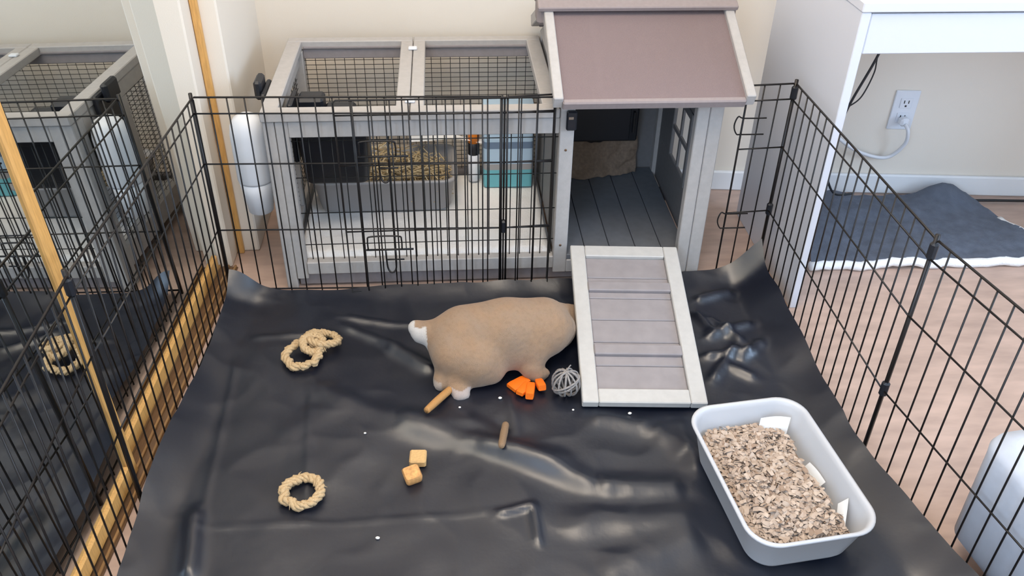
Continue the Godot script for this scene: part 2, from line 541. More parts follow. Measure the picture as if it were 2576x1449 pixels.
# ---------------------------------------------------------------- tarp
const FOLDS := [
	[-0.259, -1.653, -0.045, -1.597, 0.010, 0.007], [-0.251, -1.622, -0.125, -1.536, 0.012, 0.008], [-0.147, -1.544, -0.040, -1.443, 0.018, 0.014],
	[-0.295, -1.399, -0.117, -1.306, 0.028, 0.008], [-0.117, -1.306, 0.043, -1.268, 0.022, 0.008], [-0.117, -1.288, 0.228, -1.145, 0.028, 0.015],
	[0.041, -1.219, 0.260, -1.098, 0.024, 0.015], [0.260, -1.098, 0.424, -1.089, 0.026, 0.015], [-0.457, -1.043, 0.085, -1.048, 0.007, 0.0018],
	[-0.473, -1.520, -0.454, -1.044, 0.007, 0.003], [-0.301, -1.412, -0.271, -1.051, 0.008, 0.003], [0.070, -1.039, 0.136, -1.057, 0.008, 0.010],
	[0.136, -1.057, 0.138, -0.970, 0.008, 0.009], [0.574, -1.527, 0.700, -1.572, 0.013, 0.016], [0.554, -1.464, 0.667, -1.465, 0.013, 0.016], [0.60, -1.60, 0.655, -1.50, 0.012, 0.013], [0.575, -1.62, 0.60, -1.54, 0.010, 0.011], [0.63, -1.44, 0.70, -1.50, 0.012, 0.012],
	[0.555, -1.384, 0.640, -1.495, 0.011, 0.014], [0.585, -1.665, 0.691, -1.709, 0.014, 0.016], [0.602, -1.428, 0.652, -1.385, 0.013, 0.012],
	[-0.470, -1.084, -0.445, -0.93, 0.016, 0.016], [0.271, -1.278, 0.397, -1.253, 0.025, 0.009], [0.397, -1.253, 0.452, -1.173, 0.025, 0.010],
	[-0.020, -1.323, 0.089, -1.237, 0.020, 0.006], [-0.348, -1.252, -0.203, -1.382, 0.030, 0.005], [0.175, -1.015, 0.436, -1.017, 0.035, 0.010],
	[0.231, -0.912, 0.425, -0.974, 0.030, 0.009], [0.451, -1.273, 0.462, -1.121, 0.020, 0.009], [-0.449, -1.581, -0.271, -1.586, 0.010, 0.006],
	[0.114, -1.364, 0.120, -1.225, 0.012, 0.005]]

var tarp_n1: FastNoiseLite
var tarp_n2: FastNoiseLite

func tarp_h(x: float, z: float) -> float:
	var h := 0.0
	var p := Vector2(x, z)
	for f in FOLDS:
		var a := Vector2(f[0], f[1])
		var b := Vector2(f[2], f[3])
		var ab := b - a
		var t := clampf((p - a).dot(ab) / ab.length_squared(), 0, 1)
		var d := p.distance_to(a + ab * t)
		var w: float = f[4]
		if d < w * 2.6:
			var fade := smoothstep(0.0, 0.25, t + 0.1) * smoothstep(0.0, 0.25, 1.1 - t)
			h += f[5] * exp(-d * d / (w * w)) * fade
	h += 0.011 * (tarp_n1.get_noise_2d(x, z) + 0.6)
	h += 0.003 * (1.0 - absf(tarp_n2.get_noise_2d(x, z)) * 2.0)
	return h + 0.003

func tarp_left(z: float) -> float:
	if z < -1.112:
		return lerpf(-0.570, -0.5336, (z + 1.112) / (-1.770 + 1.112)) + 0.008
	return -0.570 + 0.02 * (z + 1.112) + 0.008

func tarp_right(z: float) -> float:
	if z < -1.146:
		return lerpf(0.787, 0.7813, (z + 1.146) / (-1.802 + 1.146)) - 0.008
	return 0.787 + 0.1718 * (z + 1.146) - 0.008

func bump1(x: float, c: float, w: float) -> float:
	return exp(-(x - c) * (x - c) / (w * w))

func build_tarp() -> void:
	tarp_n1 = noise(2.6, 11, 2)
	tarp_n2 = noise(5.0, 23, 2)
	var f := func(u: float, v: float) -> Vector3:
		# crowd the columns towards the rims
		var uu := u
		var z0 := lerpf(-1.762, -0.36, v)
		var xl := tarp_left(z0)
		var xr := tarp_right(z0)
		var x := lerpf(xl, xr, uu)
		var zb := lerpf(-1.762, -1.742, smoothstep(-0.5, 0.1, x)) if x < 0.1 else lerpf(-1.742, -1.790, (x - 0.1) / 0.68)
		var z := lerpf(zb, -0.36, v)
		var dl := x - xl
		var dr := xr - x
		var db := z - zb
		var hb := 0.012 + 0.026 * bump1(x, -0.50, 0.045) + 0.012 * bump1(x, 0.15, 0.25) + 0.028 * bump1(x, 0.76, 0.10)
		var hl := 0.026 + 0.008 * sin(z * 9.0) + 0.006 * bump1(z, -1.72, 0.06)
		var hr := 0.040 + 0.012 * sin(z * 7.0 + 1.0) + 0.008 * bump1(z, -1.78, 0.10)
		var y := tarp_h(x, z)
		for e in [[dl, hl, 0.075], [dr, hr, 0.085], [db, hb, 0.06]]:
			var q := 1.0 - clampf(e[0] / e[2], 0, 1)
			y += e[1] * q * q * (1.6 - 0.6 * q) * (1.0 + 0.22 * tarp_n1.get_noise_2d(x * 1.5 + 5.0, z * 1.5))
		return Vector3(x, y, z)
	var m := grid(230, 240, f)
	solo("tarp_mat", m, mats.tarp, "wrinkled black waterproof tarp covering the floor of the pen", "mat")

# ---------------------------------------------------------------- hutch
const HX0 := -0.40
const HX1 := 0.622
const HZF := -1.785
const HZB := -2.25

func build_hutch() -> void:
	var h := thing("rabbit_hutch", "grey wooden rabbit hutch with wire run and small gabled house", "hutch", Vector3(0.1, 0, -2.0))
	var o := Vector3(-0.1, 0, 2.0)
	var P := func(x: float, y: float, z: float) -> Vector3:
		return Vector3(x, y, z) + o
	var pm: Material = mats.paint
	# posts
	bar("post", P.call(HX0, 0, HZF), P.call(-0.3745, 0.443, HZF - 0.05), pm, h, 0.002)
	bar("post", P.call(-0.373, 0.03, HZF + 0.001), P.call(-0.346, 0.443, HZF - 0.022), pm, h, 0.002)
	bar("post", P.call(HX0, 0, HZB), P.call(-0.365, 0.443, HZB + 0.04), pm, h, 0.002)
	bar("post", P.call(0.252, 0.03, HZF + 0.002), P.call(0.285, 0.478, HZF - 0.024), pm, h, 0.002)
	bar("post", P.call(0.561, 0.0, HZF + 0.002), P.call(0.5895, 0.482, HZF - 0.024), pm, h, 0.002)
	bar("post", P.call(0.591, 0.0, HZF), P.call(HX1, 0.482, HZF - 0.05), pm, h, 0.002)
	bar("post", P.call(0.585, 0.0, HZB), P.call(HX1, 0.482, HZB + 0.04), pm, h, 0.002)
	bar("post", P.call(0.252, 0.0, HZB), P.call(0.285, 0.478, HZB + 0.03), pm, h, 0.002)
	# rails of the run
	bar("top_rail", P.call(-0.346, 0.405, HZF), P.call(0.252, 0.443, HZF - 0.022), pm, h, 0.002)
	bar("bottom_rail", P.call(-0.346, 0.044, HZF + 0.003), P.call(0.252, 0.078, HZF - 0.022), pm, h, 0.002)
	bar("apron_board", P.call(-0.37, 0.006, HZF - 0.012), P.call(0.59, 0.044, HZF - 0.026), mats.paint_dark, h, 0.001)
	bar("side_rail", P.call(HX0 + 0.002, 0.405, HZF - 0.05), P.call(-0.376, 0.443, HZB + 0.04), pm, h, 0.002)
	bar("side_rail", P.call(HX0 + 0.002, 0.044, HZF - 0.05), P.call(-0.376, 0.10, HZB + 0.04), pm, h, 0.002)
	bar("side_post", P.call(HX0 + 0.002, 0.10, -2.02), P.call(-0.378, 0.405, -2.05), pm, h, 0.002)
	bar("back_rail", P.call(-0.365, 0.420, HZB + 0.002), P.call(0.252, 0.446, HZB + 0.024), mats.paint_dark, h, 0.002)
	bar("back_rail", P.call(-0.365, 0.044, HZB + 0.002), P.call(0.252, 0.09, HZB + 0.024), mats.paint_dark, h, 0.002)
	bar("back_batten", P.call(-0.362, 0.448, HZB + 0.006), P.call(0.25, 0.4535, HZB + 0.03), mats.paint_dark, h, 0.001)
	bar("run_floor", P.call(-0.376, 0.062, HZF - 0.026), P.call(0.252, 0.072, HZB + 0.026), mats.board, h, 0.001)
	# hinged lids over the run: frame boards with open panels
	for L in [[HX0 - 0.002, -0.0805, 0.036, 0.030], [-0.0785, 0.25, 0.030, 0.036]]:
		var ld := bar("lid", P.call(L[0], 0.445, HZF + 0.006), P.call(L[1], 0.467, HZF - 0.026), pm, h, 0.002)
		ld.set_meta("label", "hinged lid frame")
		var lo: Vector3 = ld.position
		bar("lid_board", P.call(L[0], 0.445, HZB - 0.004) - lo, P.call(L[1], 0.467, HZB + 0.026) - lo, pm, ld, 0.002)
		bar("lid_board", P.call(L[0], 0.4455, HZF - 0.026) - lo, P.call(L[0] + L[2], 0.4665, HZB + 0.026) - lo, pm, ld, 0.002)
		bar("lid_board", P.call(L[1] - L[3], 0.4455, HZF - 0.026) - lo, P.call(L[1], 0.4665, HZB + 0.026) - lo, pm, ld, 0.002)
	for z in [-1.83, -2.16]:
		part("lid_clip", box_mesh(Vector3(0.022, 0.006, 0.016), 0.002), mats.white_plastic, h, Transform3D(Basis.IDENTITY, P.call(-0.0795, 0.4698, z)))
	# wire mesh: back, left side, front
	var st := new_st()
	for i in 25:
		var x := -0.362 + i * 0.0251
		tube(st, [P.call(x, 0.09, HZB + 0.013), P.call(x, 0.42, HZB + 0.013)], 0.0008, 4)
	for j in 26:
		var y := 0.095 + j * 0.0127
		tube(st, [P.call(-0.365, y, HZB + 0.0145), P.call(0.252, y, HZB + 0.0145)], 0.0008, 4)
	part("back_wire_mesh", done(st), mats.mesh_wire, h)
	st = new_st()
	for i in 15:
		var z := HZF - 0.06 - i * 0.0251
		tube(st, [P.call(-0.388, 0.10, z), P.call(-0.388, 0.405, z)], 0.0008, 4)
	for j in 24:
		var y := 0.105 + j * 0.0127
		tube(st, [P.call(-0.3865, y, HZF - 0.05), P.call(-0.3865, y, HZB + 0.04)], 0.0008, 4)
	part("side_wire_mesh", done(st), mats.mesh_wire, h)
	var fm := new_st()
	for y in [0.118, 0.205, 0.298, 0.39]:
		tube(fm, [P.call(-0.348, y, HZF - 0.016), P.call(0.254, y, HZF - 0.016)], 0.0012, 5)
	var fo := part("front_grille", done(fm), mats.mesh_wire, h)
	if not mesh_cache.has("grille"):
		mesh_cache["grille"] = tube_mesh([Vector3.ZERO, Vector3(0, 0.331, 0)], 0.0013, 5)
	for i in 24:
		part("grille_wire", mesh_cache["grille"], mats.mesh_wire, fo, Transform3D(Basis.IDENTITY, P.call(-0.332 + i * 0.0251, 0.076, HZF - 0.014)))
	# house shell
	var edges := [0.256, 0.3345, 0.397, 0.462, 0.527, 0.588]
	for i in 5:
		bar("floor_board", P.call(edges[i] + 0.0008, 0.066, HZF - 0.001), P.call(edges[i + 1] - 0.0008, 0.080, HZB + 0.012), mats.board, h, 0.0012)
	bar("sill", P.call(0.285, 0.03, HZF + 0.002), P.call(0.561, 0.066, HZF - 0.022), pm, h, 0.002)
	bar("header", P.call(0.285, 0.468, HZF), P.call(0.561, 0.49, HZF - 0.022), pm, h, 0.002)
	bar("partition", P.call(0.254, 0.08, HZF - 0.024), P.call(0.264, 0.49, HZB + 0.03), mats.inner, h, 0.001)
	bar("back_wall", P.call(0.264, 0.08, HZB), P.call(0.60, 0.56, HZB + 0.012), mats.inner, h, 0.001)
	# right wall with a cross-barred window
	var wz0 := -1.925
	var wz1 := -2.085
	var wy0 := 0.195
	var wy1 := 0.375
	var ws := new_st()
	bbox(ws, P.call(0.598, (0.066 + wy0) / 2, (HZF + HZB) / 2), Vector3(0.005, wy0 - 0.066, 0.43), 0.001)
	bbox(ws, P.call(0.598, (0.485 + wy1) / 2, (HZF + HZB) / 2), Vector3(0.005, 0.485 - wy1, 0.43), 0.001)
	bbox(ws, P.call(0.598, (wy0 + wy1) / 2, (HZF - 0.02 + wz0) / 2), Vector3(0.005, wy1 - wy0, absf(HZF - 0.02 - wz0)), 0.001)
	bbox(ws, P.call(0.598, (wy0 + wy1) / 2, (HZB + 0.02 + wz1) / 2), Vector3(0.005, wy1 - wy0, absf(HZB + 0.02 - wz1)), 0.001)
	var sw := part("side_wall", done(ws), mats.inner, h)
	var wf := new_st()
	var cz := (wz0 + wz1) / 2
	var cy := (wy0 + wy1) / 2
	for s in [-1, 1]:
		bbox(wf, P.call(0.596, cy, cz + s * 0.08), Vector3(0.009, 0.20, 0.02), 0.002)
		bbox(wf, P.call(0.596, cy + s * 0.09, cz), Vector3(0.0085, 0.02, 0.18), 0.002)
	bbox(wf, P.call(0.596, cy, cz), Vector3(0.006, 0.18, 0.012), 0.001)
	bbox(wf, P.call(0.596, cy, cz), Vector3(0.0065, 0.012, 0.16), 0.001)
	part("window_frame", done(wf), mats.inner, sw)
	# gables
	for x in [0.258, 0.604]:
		var g := new_st()
		g.set_smooth_group(-1)
		var a0: Vector3 = P.call(x - 0.006, 0.48, HZF + 0.0)
		var b0: Vector3 = P.call(x - 0.006, 0.48, HZB)
		var c0: Vector3 = P.call(x - 0.006, 0.606, -2.005)
		var w := Vector3(0.012, 0, 0)
		tri(g, a0, b0, c0)
		tri(g, a0 + w, c0 + w, b0 + w)
		quad(g, a0, c0, c0 + w, a0 + w)
		quad(g, b0, b0 + w, c0 + w, c0)
		quad(g, a0, a0 + w, b0 + w, b0)
		part("gable_board", done(g), pm, h)
	# roof: two felted slopes, barge boards, eave strips, ridge cap
	for s in [1, -1]:
		var ez := -1.737 if s > 0 else -2.253
		var E0 := Vector3(0, 0.497 if s > 0 else 0.502, ez)
		var R0 := Vector3(0, 0.618, -2.0)
		var d := (R0 - E0)
		var len := d.length()
		var yv := d.normalized()
		var zv := Vector3.RIGHT.cross(yv).normalized()
		var bs := Basis(Vector3.RIGHT, yv, zv)
		var up := zv if zv.y > 0 else -zv
		var mid: Vector3 = (E0 + R0) / 2 + o
		part("roof_panel", box_mesh(Vector3(0.40, len, 0.010), 0.001), mats.roof, h, Transform3D(bs, mid + Vector3(0.448, 0, 0) + up * 0.004))
		for x in [0.2385, 0.6575]:
			part("barge_board", box_mesh(Vector3(0.021, len + 0.006, 0.030), 0.002), pm, h, Transform3D(bs, mid + Vector3(x, 0, 0) + up * 0.005))
		part("eave_strip", box_mesh(Vector3(0.40, 0.014, 0.022), 0.003), mats.roof_cap, h, Transform3D(bs, E0 + o + Vector3(0.448, 0, 0) + up * 0.000 - yv * 0.002))
		part("ridge_board", box_mesh(Vector3(0.462, 0.040, 0.012), 0.002), mats.roof_cap, h, Transform3D(bs, R0 + o + Vector3(0.444, 0, 0) - yv * 0.014 + up * 0.026))
	for x in [0.2385, 0.6575]:
		part("ridge_end", box_mesh(Vector3(0.026, 0.05, 0.06), 0.012), mats.roof_cap, h, Transform3D(Basis.IDENTITY, Vector3(x - (0.012 if x < 0.4 else -0.006), 0.612, -2.0) + o))
	part("eave_block", box_mesh(Vector3(0.05, 0.010, 0.016), 0.003), pm, h, Transform3D(Basis.IDENTITY, P.call(0.528, 0.472, HZF + 0.006)))
	var mc := part("door_catch", box_mesh(Vector3(0.023, 0.046, 0.012), 0.003), mats.black_plastic, h, Transform3D(Basis.IDENTITY, P.call(0.2765, 0.440, HZF + 0.008)))
	mc.set_meta("label", "black plastic door catch")
	part("catch_plate", box_mesh(Vector3(0.011, 0.006, 0.002), 0.0005), mats.bag, mc, Transform3D(Basis.IDENTITY, Vector3(-0.002, 0.008, 0.0065)))
	for p in [[0.268, 0.365], [0.268, 0.11]]:
		part("screw", lathe([Vector2(0, 0.0), Vector2(0.003, 0.0), Vector2(0.003, 0.001), Vector2(0, 0.0014)], 10), mats.track, h, Transform3D(Basis(Vector3.RIGHT, PI / 2), P.call(p[0], p[1], HZF + 0.002)))
	for p in [[-0.38, -2.22], [0.6, -2.22]]:
		part("foot", lathe([Vector2(0, 0), Vector2(0.02, 0), Vector2(0.024, 0.008), Vector2(0.024, 0.022), Vector2(0.015, 0.03), Vector2(0, 0.03)], 20), mats.black_plastic, h, Transform3D(Basis.IDENTITY, P.call(p[0] - (0.02 if p[0] < 0 else -0.02), 0.0, p[1] + 0.02)))
	build_ramp()

func build_ramp() -> void:
	var T := Vector3(0.418, 0.112, -1.757)
	var B := Vector3(0.389, 0.026, -1.297)
	var r := thing("hutch_ramp", "pale grey framed wooden ramp with two cleats leaning on the hutch doorway", "ramp", Vector3(B.x, 0, B.z))
	var d := T - B
	var len := d.length()
	var yv := d.normalized()
	var xv := Vector3(1, 0, 0.0)
	xv = (xv - yv * xv.dot(yv)).normalized()
	var zv := xv.cross(yv).normalized()
	var tr := Transform3D(Basis(xv, yv, zv), (T + B) / 2 - r.position)
	var w := 0.258
	var put := func(called: String, c: Vector3, s: Vector3, m: Material) -> void:
		part(called, box_mesh(s, 0.002), m, r, tr * Transform3D(Basis.IDENTITY, c))
	for e in [-1, 1]:
		put.call("stile", Vector3(e * (w / 2 - 0.017), 0, 0), Vector3(0.034, len, 0.018), mats.ramp_frame)
	put.call("rail", Vector3(0, len / 2 - 0.018, 0.0005), Vector3(w - 0.069, 0.036, 0.017), mats.ramp_frame)
	put.call("rail", Vector3(0, -len / 2 + 0.018, 0.0005), Vector3(w - 0.069, 0.036, 0.017), mats.ramp_frame)
	var inner := len - 0.073
	for i in 6:
		var y := inner / 2 - (i + 0.5) * inner / 6
		put.call("slat", Vector3(0, y, -0.003), Vector3(w - 0.068, inner / 6 - 0.0012, 0.008), mats.ramp_slat)
	for f in [0.255, 0.735]:
		put.call("cleat", Vector3(0, inner / 2 - f * inner, 0.006), Vector3(w - 0.0685, 0.027, 0.010), mats.ramp_slat)

# ---------------------------------------------------------------- things in the hutch
func build_hutch_contents() -> void:
	# white pad on the run floor
	var n := noise(6.0, 4, 3)
	var f := func(u: float, v: float) -> Vector3:
		var x := lerpf(-0.368, 0.246, u)
		var z := lerpf(-2.218, -1.812, v)
		var y := 0.081 + 0.006 * absf(n.get_noise_2d(x, z)) + 0.02 * pow(clampf(1.0 - u * 22.0, 0, 1), 2)
		var edge := minf(minf(u, 1 - u), minf(v, 1 - v))
		if edge < 0.001:
			y = 0.0725
		return Vector3(x, y, z)
	solo("fleece_pad", grid(70, 46, f), mats.fleece, "white fleece pad covering the floor of the wire run", "pad")
	# grey tray with hay
	var t := thing("litter_tray", "grey plastic litter tray of hay inside the wire run", "tray", Vector3(-0.165, 0.088, -2.10))
	part("tray_body", loft([[0.165, 0.092, 0.03, 0.0], [0.168, 0.096, 0.03, 0.004], [0.184, 0.104, 0.035, 0.085], [0.190, 0.110, 0.038, 0.086], [0.190, 0.110, 0.038, 0.092], [0.181, 0.101, 0.034, 0.092], [0.163, 0.09, 0.03, 0.008]], true, true), mats.grey_plastic, t)
	var mm := MultiMesh.new()
	mm.transform_format = MultiMesh.TRANSFORM_3D
	mm.use_colors = true
	mm.mesh = box_mesh(Vector3(0.05, 0.0016, 0.0022), 0.0)
	mm.instance_count = 900
	for i in 900:
		var p := Vector3(rng.randf_range(-0.155, 0.155), rng.randf_range(0.05, 0.118), rng.randf_range(-0.08, 0.08))
		p.y -= 0.03 * absf(p.x) / 0.15
		var b := Basis.from_euler(Vector3(rng.randf_range(-0.4, 0.4), rng.randf_range(0, TAU), rng.randf_range(-0.35, 0.35)))
		mm.set_instance_transform(i, Transform3D(b, p))
		var c := Color(0.42, 0.30, 0.15).lerp(Color(0.62, 0.52, 0.34), rng.randf())
		mm.set_instance_color(i, c)
	var hi := MultiMeshInstance3D.new()
	hi.name = "hay"
	hi.multimesh = mm
	hi.material_override = mats.hay
	hi.position = t.position
	hi.set_meta("kind", "stuff")
	tag(hi, "dry hay heaped in the grey tray inside the run", "hay")
	add_child(hi)
	var pp := grid(14, 6, func(u: float, v: float) -> Vector3: return Vector3(-0.10 + u * 0.22, 0.212 + 0.010 * sin(u * 5.0) + 0.006 * sin(v * 3.0 + u * 7), -2.20 + v * 0.045))
	solo("paper_sheet", pp, mats.paper, "white paper lying along the back of the hay tray", "paper")
	# black hopper hung inside the run
	var hp := thing("hay_hopper", "black plastic hay hopper hanging inside the left end of the run", "feeder", Vector3(-0.262, 0.25, -1.912))
	part("hopper_body", loft([[0.068, 0.050, 0.014, 0.0], [0.074, 0.056, 0.016, 0.006], [0.082, 0.062, 0.016, 0.138], [0.084, 0.064, 0.016, 0.146], [0.078, 0.058, 0.014, 0.146], [0.07, 0.05, 0.014, 0.02]], true, true), mats.black_plastic, hp)
	bar("back_plate", Vector3(-0.096, 0.05, -0.05), Vector3(-0.085, 0.195, 0.04), mats.black_plastic, hp, 0.003)
	bar("chute", Vector3(-0.080, 0.146, -0.055), Vector3(-0.02, 0.190, 0.0), mats.black_plastic, hp, 0.006)
	bar("lip", Vector3(-0.02, 0.146, -0.05), Vector3(0.05, 0.165, 0.02), mats.black_plastic, hp, 0.006)
	# packet
	var pk := thing("blue_packet", "blue and teal printed packet standing at the right end of the run", "packet", Vector3(0.165, 0.088, -2.165))
	var bands := [[0.0, 0.052, mats.teal], [0.052, 0.07, mats.grey_plastic], [0.07, 0.115, mats.paleblue], [0.115, 0.135, mats.steelblue], [0.135, 0.16, mats.paleblue], [0.16, 0.185, mats.steelblue], [0.185, 0.225, mats.paleblue]]
	for b in bands:
		part("printed_band", loft([[0.068, 0.042, 0.012, b[0]], [0.068, 0.042, 0.012, b[1]]], true, true), b[2], pk)
	# small bottle with orange cap
	var bt := thing("small_bottle", "small pale bottle with dark label and orange cap beside the blue packet", "bottle", Vector3(0.072, 0.088, -2.17))
	part("bottle_body", lathe([Vector2(0, 0), Vector2(0.014, 0), Vector2(0.016, 0.003), Vector2(0.016, 0.08), Vector2(0, 0.08)], 20), mats.white_plastic, bt)
	part("bottle_label", lathe([Vector2(0, 0.08), Vector2(0.0158, 0.08), Vector2(0.0158, 0.115), Vector2(0, 0.115)], 20), mats.black_plastic, bt)
	part("cap", lathe([Vector2(0, 0.115), Vector2(0.0155, 0.115), Vector2(0.0155, 0.150), Vector2(0.013, 0.154), Vector2(0, 0.154)], 20), mats.orange, bt)
	# white water bottle outside the left end
	var wbt := thing("water_bottle", "white domed water bottle mounted outside the left end of the hutch", "water bottle", Vector3(-0.446, 0.19, -1.845))
	part("bottle_body", lathe([Vector2(0.0, 0.085), Vector2(0.040, 0.085), Vector2(0.0415, 0.09), Vector2(0.0415, 0.20), Vector2(0.038, 0.222), Vector2(0.028, 0.239), Vector2(0.014, 0.247), Vector2(0, 0.249)], 36), mats.white_plastic, wbt)
	part("bottle_base", lathe([Vector2(0.0, 0.0), Vector2(0.024, 0.0), Vector2(0.029, 0.004), Vector2(0.034, 0.05), Vector2(0.0395, 0.083), Vector2(0.0, 0.083)], 36), mats.white_plastic, wbt)
	var br := thing("bottle_bracket", "black plastic bracket behind the white water bottle on the hutch end", "bracket", Vector3(-0.404, 0.25, -1.93))
	bar("bracket_plate", Vector3(-0.012, 0.0, -0.05), Vector3(0.0, 0.215, 0.045), mats.black_plastic, br, 0.004)
	bar("bracket_hook", Vector3(-0.03, 0.19, -0.04), Vector3(-0.012, 0.235, 0.02), mats.black_plastic, br, 0.006)
	bar("bracket_arm", Vector3(-0.045, 0.08, 0.0), Vector3(-0.012, 0.105, 0.05), mats.black_plastic, br, 0.005)
	# back of the house: hanging black box and crumpled paper
	var bb := thing("black_box", "black box hanging at the back of the hutch house", "box", Vector3(0.415, 0.200, -2.197))
	bar("box_body", Vector3(-0.105, 0.0, -0.04), Vector3(0.105, 0.20, 0.035), mats.black_plastic, bb, 0.004)
	bar("box_front", Vector3(-0.10, 0.006, 0.035), Vector3(0.082, 0.19, 0.040), mats.black_plastic, bb, 0.002)
	bar("box_handle", Vector3(0.088, 0.03, 0.037), Vector3(0.094, 0.09, 0.046), mats.cable, bb, 0.001)
	var nn := noise(22.0, 8, 3)
	var bg := grid(40, 16, func(u: float, v: float) -> Vector3:
		var x := lerpf(0.272, 0.535, u)
		var y := 0.084 + v * (0.100 + 0.010 * sin(u * 9.0))
		return Vector3(x, y, -2.188 - 0.025 * v + 0.013 * nn.get_noise_2d(x * 1.3, y) + 0.02 * (1 - v) * sin(u * 4.0)))
	solo("paper_bag", bg, mats.bag, "crumpled brown paper lying against the back of the house", "paper")

# ---------------------------------------------------------------- rabbit
func cap_d(p: Vector3, a: Vector3, b: Vector3, ra: float, rb: float) -> float:
	var ab := b - a
	var t := clampf((p - a).dot(ab) / maxf(ab.length_squared(), 1e-9), 0, 1)
	return p.distance_to(a + ab * t) - lerpf(ra, rb, t)

func surface_net(bones: Array, cell: float, k: float) -> Dictionary:
	var lo := Vector3.ONE * 1e9
	var hi := -lo
	for b in bones:
		for i in 2:
			var r: float = b[2 + i]
			lo = lo.min(b[i] - Vector3.ONE * (r + cell * 3))
			hi = hi.max(b[i] + Vector3.ONE * (r + cell * 3))
	var n := Vector3i(((hi - lo) / cell).ceil()) + Vector3i.ONE
	var f := PackedFloat32Array()
	f.resize(n.x * n.y * n.z)
	f.fill(1.0)
	# smooth minimum as a running exponential sum, visited only near each bone
	var acc := PackedFloat32Array()
	acc.resize(f.size())
	acc.fill(0.0)
	for b in bones:
		var m: float = maxf(b[2], b[3]) + k * 5.0 + cell * 2
		var l := Vector3i(((b[0].min(b[1]) - Vector3.ONE * m - lo) / cell).floor()).clamp(Vector3i.ZERO, n - Vector3i.ONE)
		var u := Vector3i(((b[0].max(b[1]) + Vector3.ONE * m - lo) / cell).ceil()).clamp(Vector3i.ZERO, n - Vector3i.ONE)
		for z in range(l.z, u.z + 1):
			for y in range(l.y, u.y + 1):
				var row := (z * n.y + y) * n.x
				for x in range(l.x, u.x + 1):
					var d := cap_d(lo + Vector3(x, y, z) * cell, b[0], b[1], b[2], b[3])
					if d < m:
						acc[row + x] += exp(-maxf(d, -0.1) / k)
	for i in f.size():
		f[i] = -k * log(acc[i]) if acc[i] > 1e-12 else 1.0
	var idx := {}
	var verts := PackedVector3Array()
	var dx := [0, 1, n.x, n.x + 1, n.x * n.y, n.x * n.y + 1, n.x * n.y + n.x, n.x * n.y + n.x + 1]
	var edges := [[0, 1], [2, 3], [4, 5], [6, 7], [0, 2], [1, 3], [4, 6], [5, 7], [0, 4], [1, 5], [2, 6], [3, 7]]
	for z in n.z - 1:
		for y in n.y - 1:
			for x in n.x - 1:
				var base := (z * n.y + y) * n.x + x
				var ins := 0
				for c in 8:
					if f[base + dx[c]] < 0:
						ins += 1
				if ins == 0 or ins == 8:
					continue
				var s := Vector3.ZERO
				var cnt := 0
				for e in edges:
					var va := f[base + dx[e[0]]]
					var vb := f[base + dx[e[1]]]
					if (va < 0) != (vb < 0):
						var t := va / (va - vb)
						var pa := Vector3(e[0] & 1, (e[0] >> 1) & 1, e[0] >> 2)
						var pb := Vector3(e[1] & 1, (e[1] >> 1) & 1, e[1] >> 2)
						s += pa.lerp(pb, t)
						cnt += 1
				idx[base] = verts.size()
				verts.append(lo + (Vector3(x, y, z) + s / cnt) * cell)
	var tris := PackedInt32Array()
	var stp := [1, n.x, n.x * n.y]
	for base in idx:
		for ax in 3:
			var o: int = base
			var nb: int = base + stp[ax]
			if (f[o] < 0) == (f[nb] < 0):
				continue
			var u: int = stp[(ax + 1) % 3]
			var v: int = stp[(ax + 2) % 3]
			if not (idx.has(o - u) and idx.has(o - v) and idx.has(o - u - v)):
				continue
			var q := [idx[o], idx[o - u], idx[o - u - v], idx[o - v]]
			if f[o] >= 0:
				q.reverse()
			for i in [0, 1, 2, 0, 2, 3]:
				tris.append(q[i])
	return {"v": verts, "t": tris}

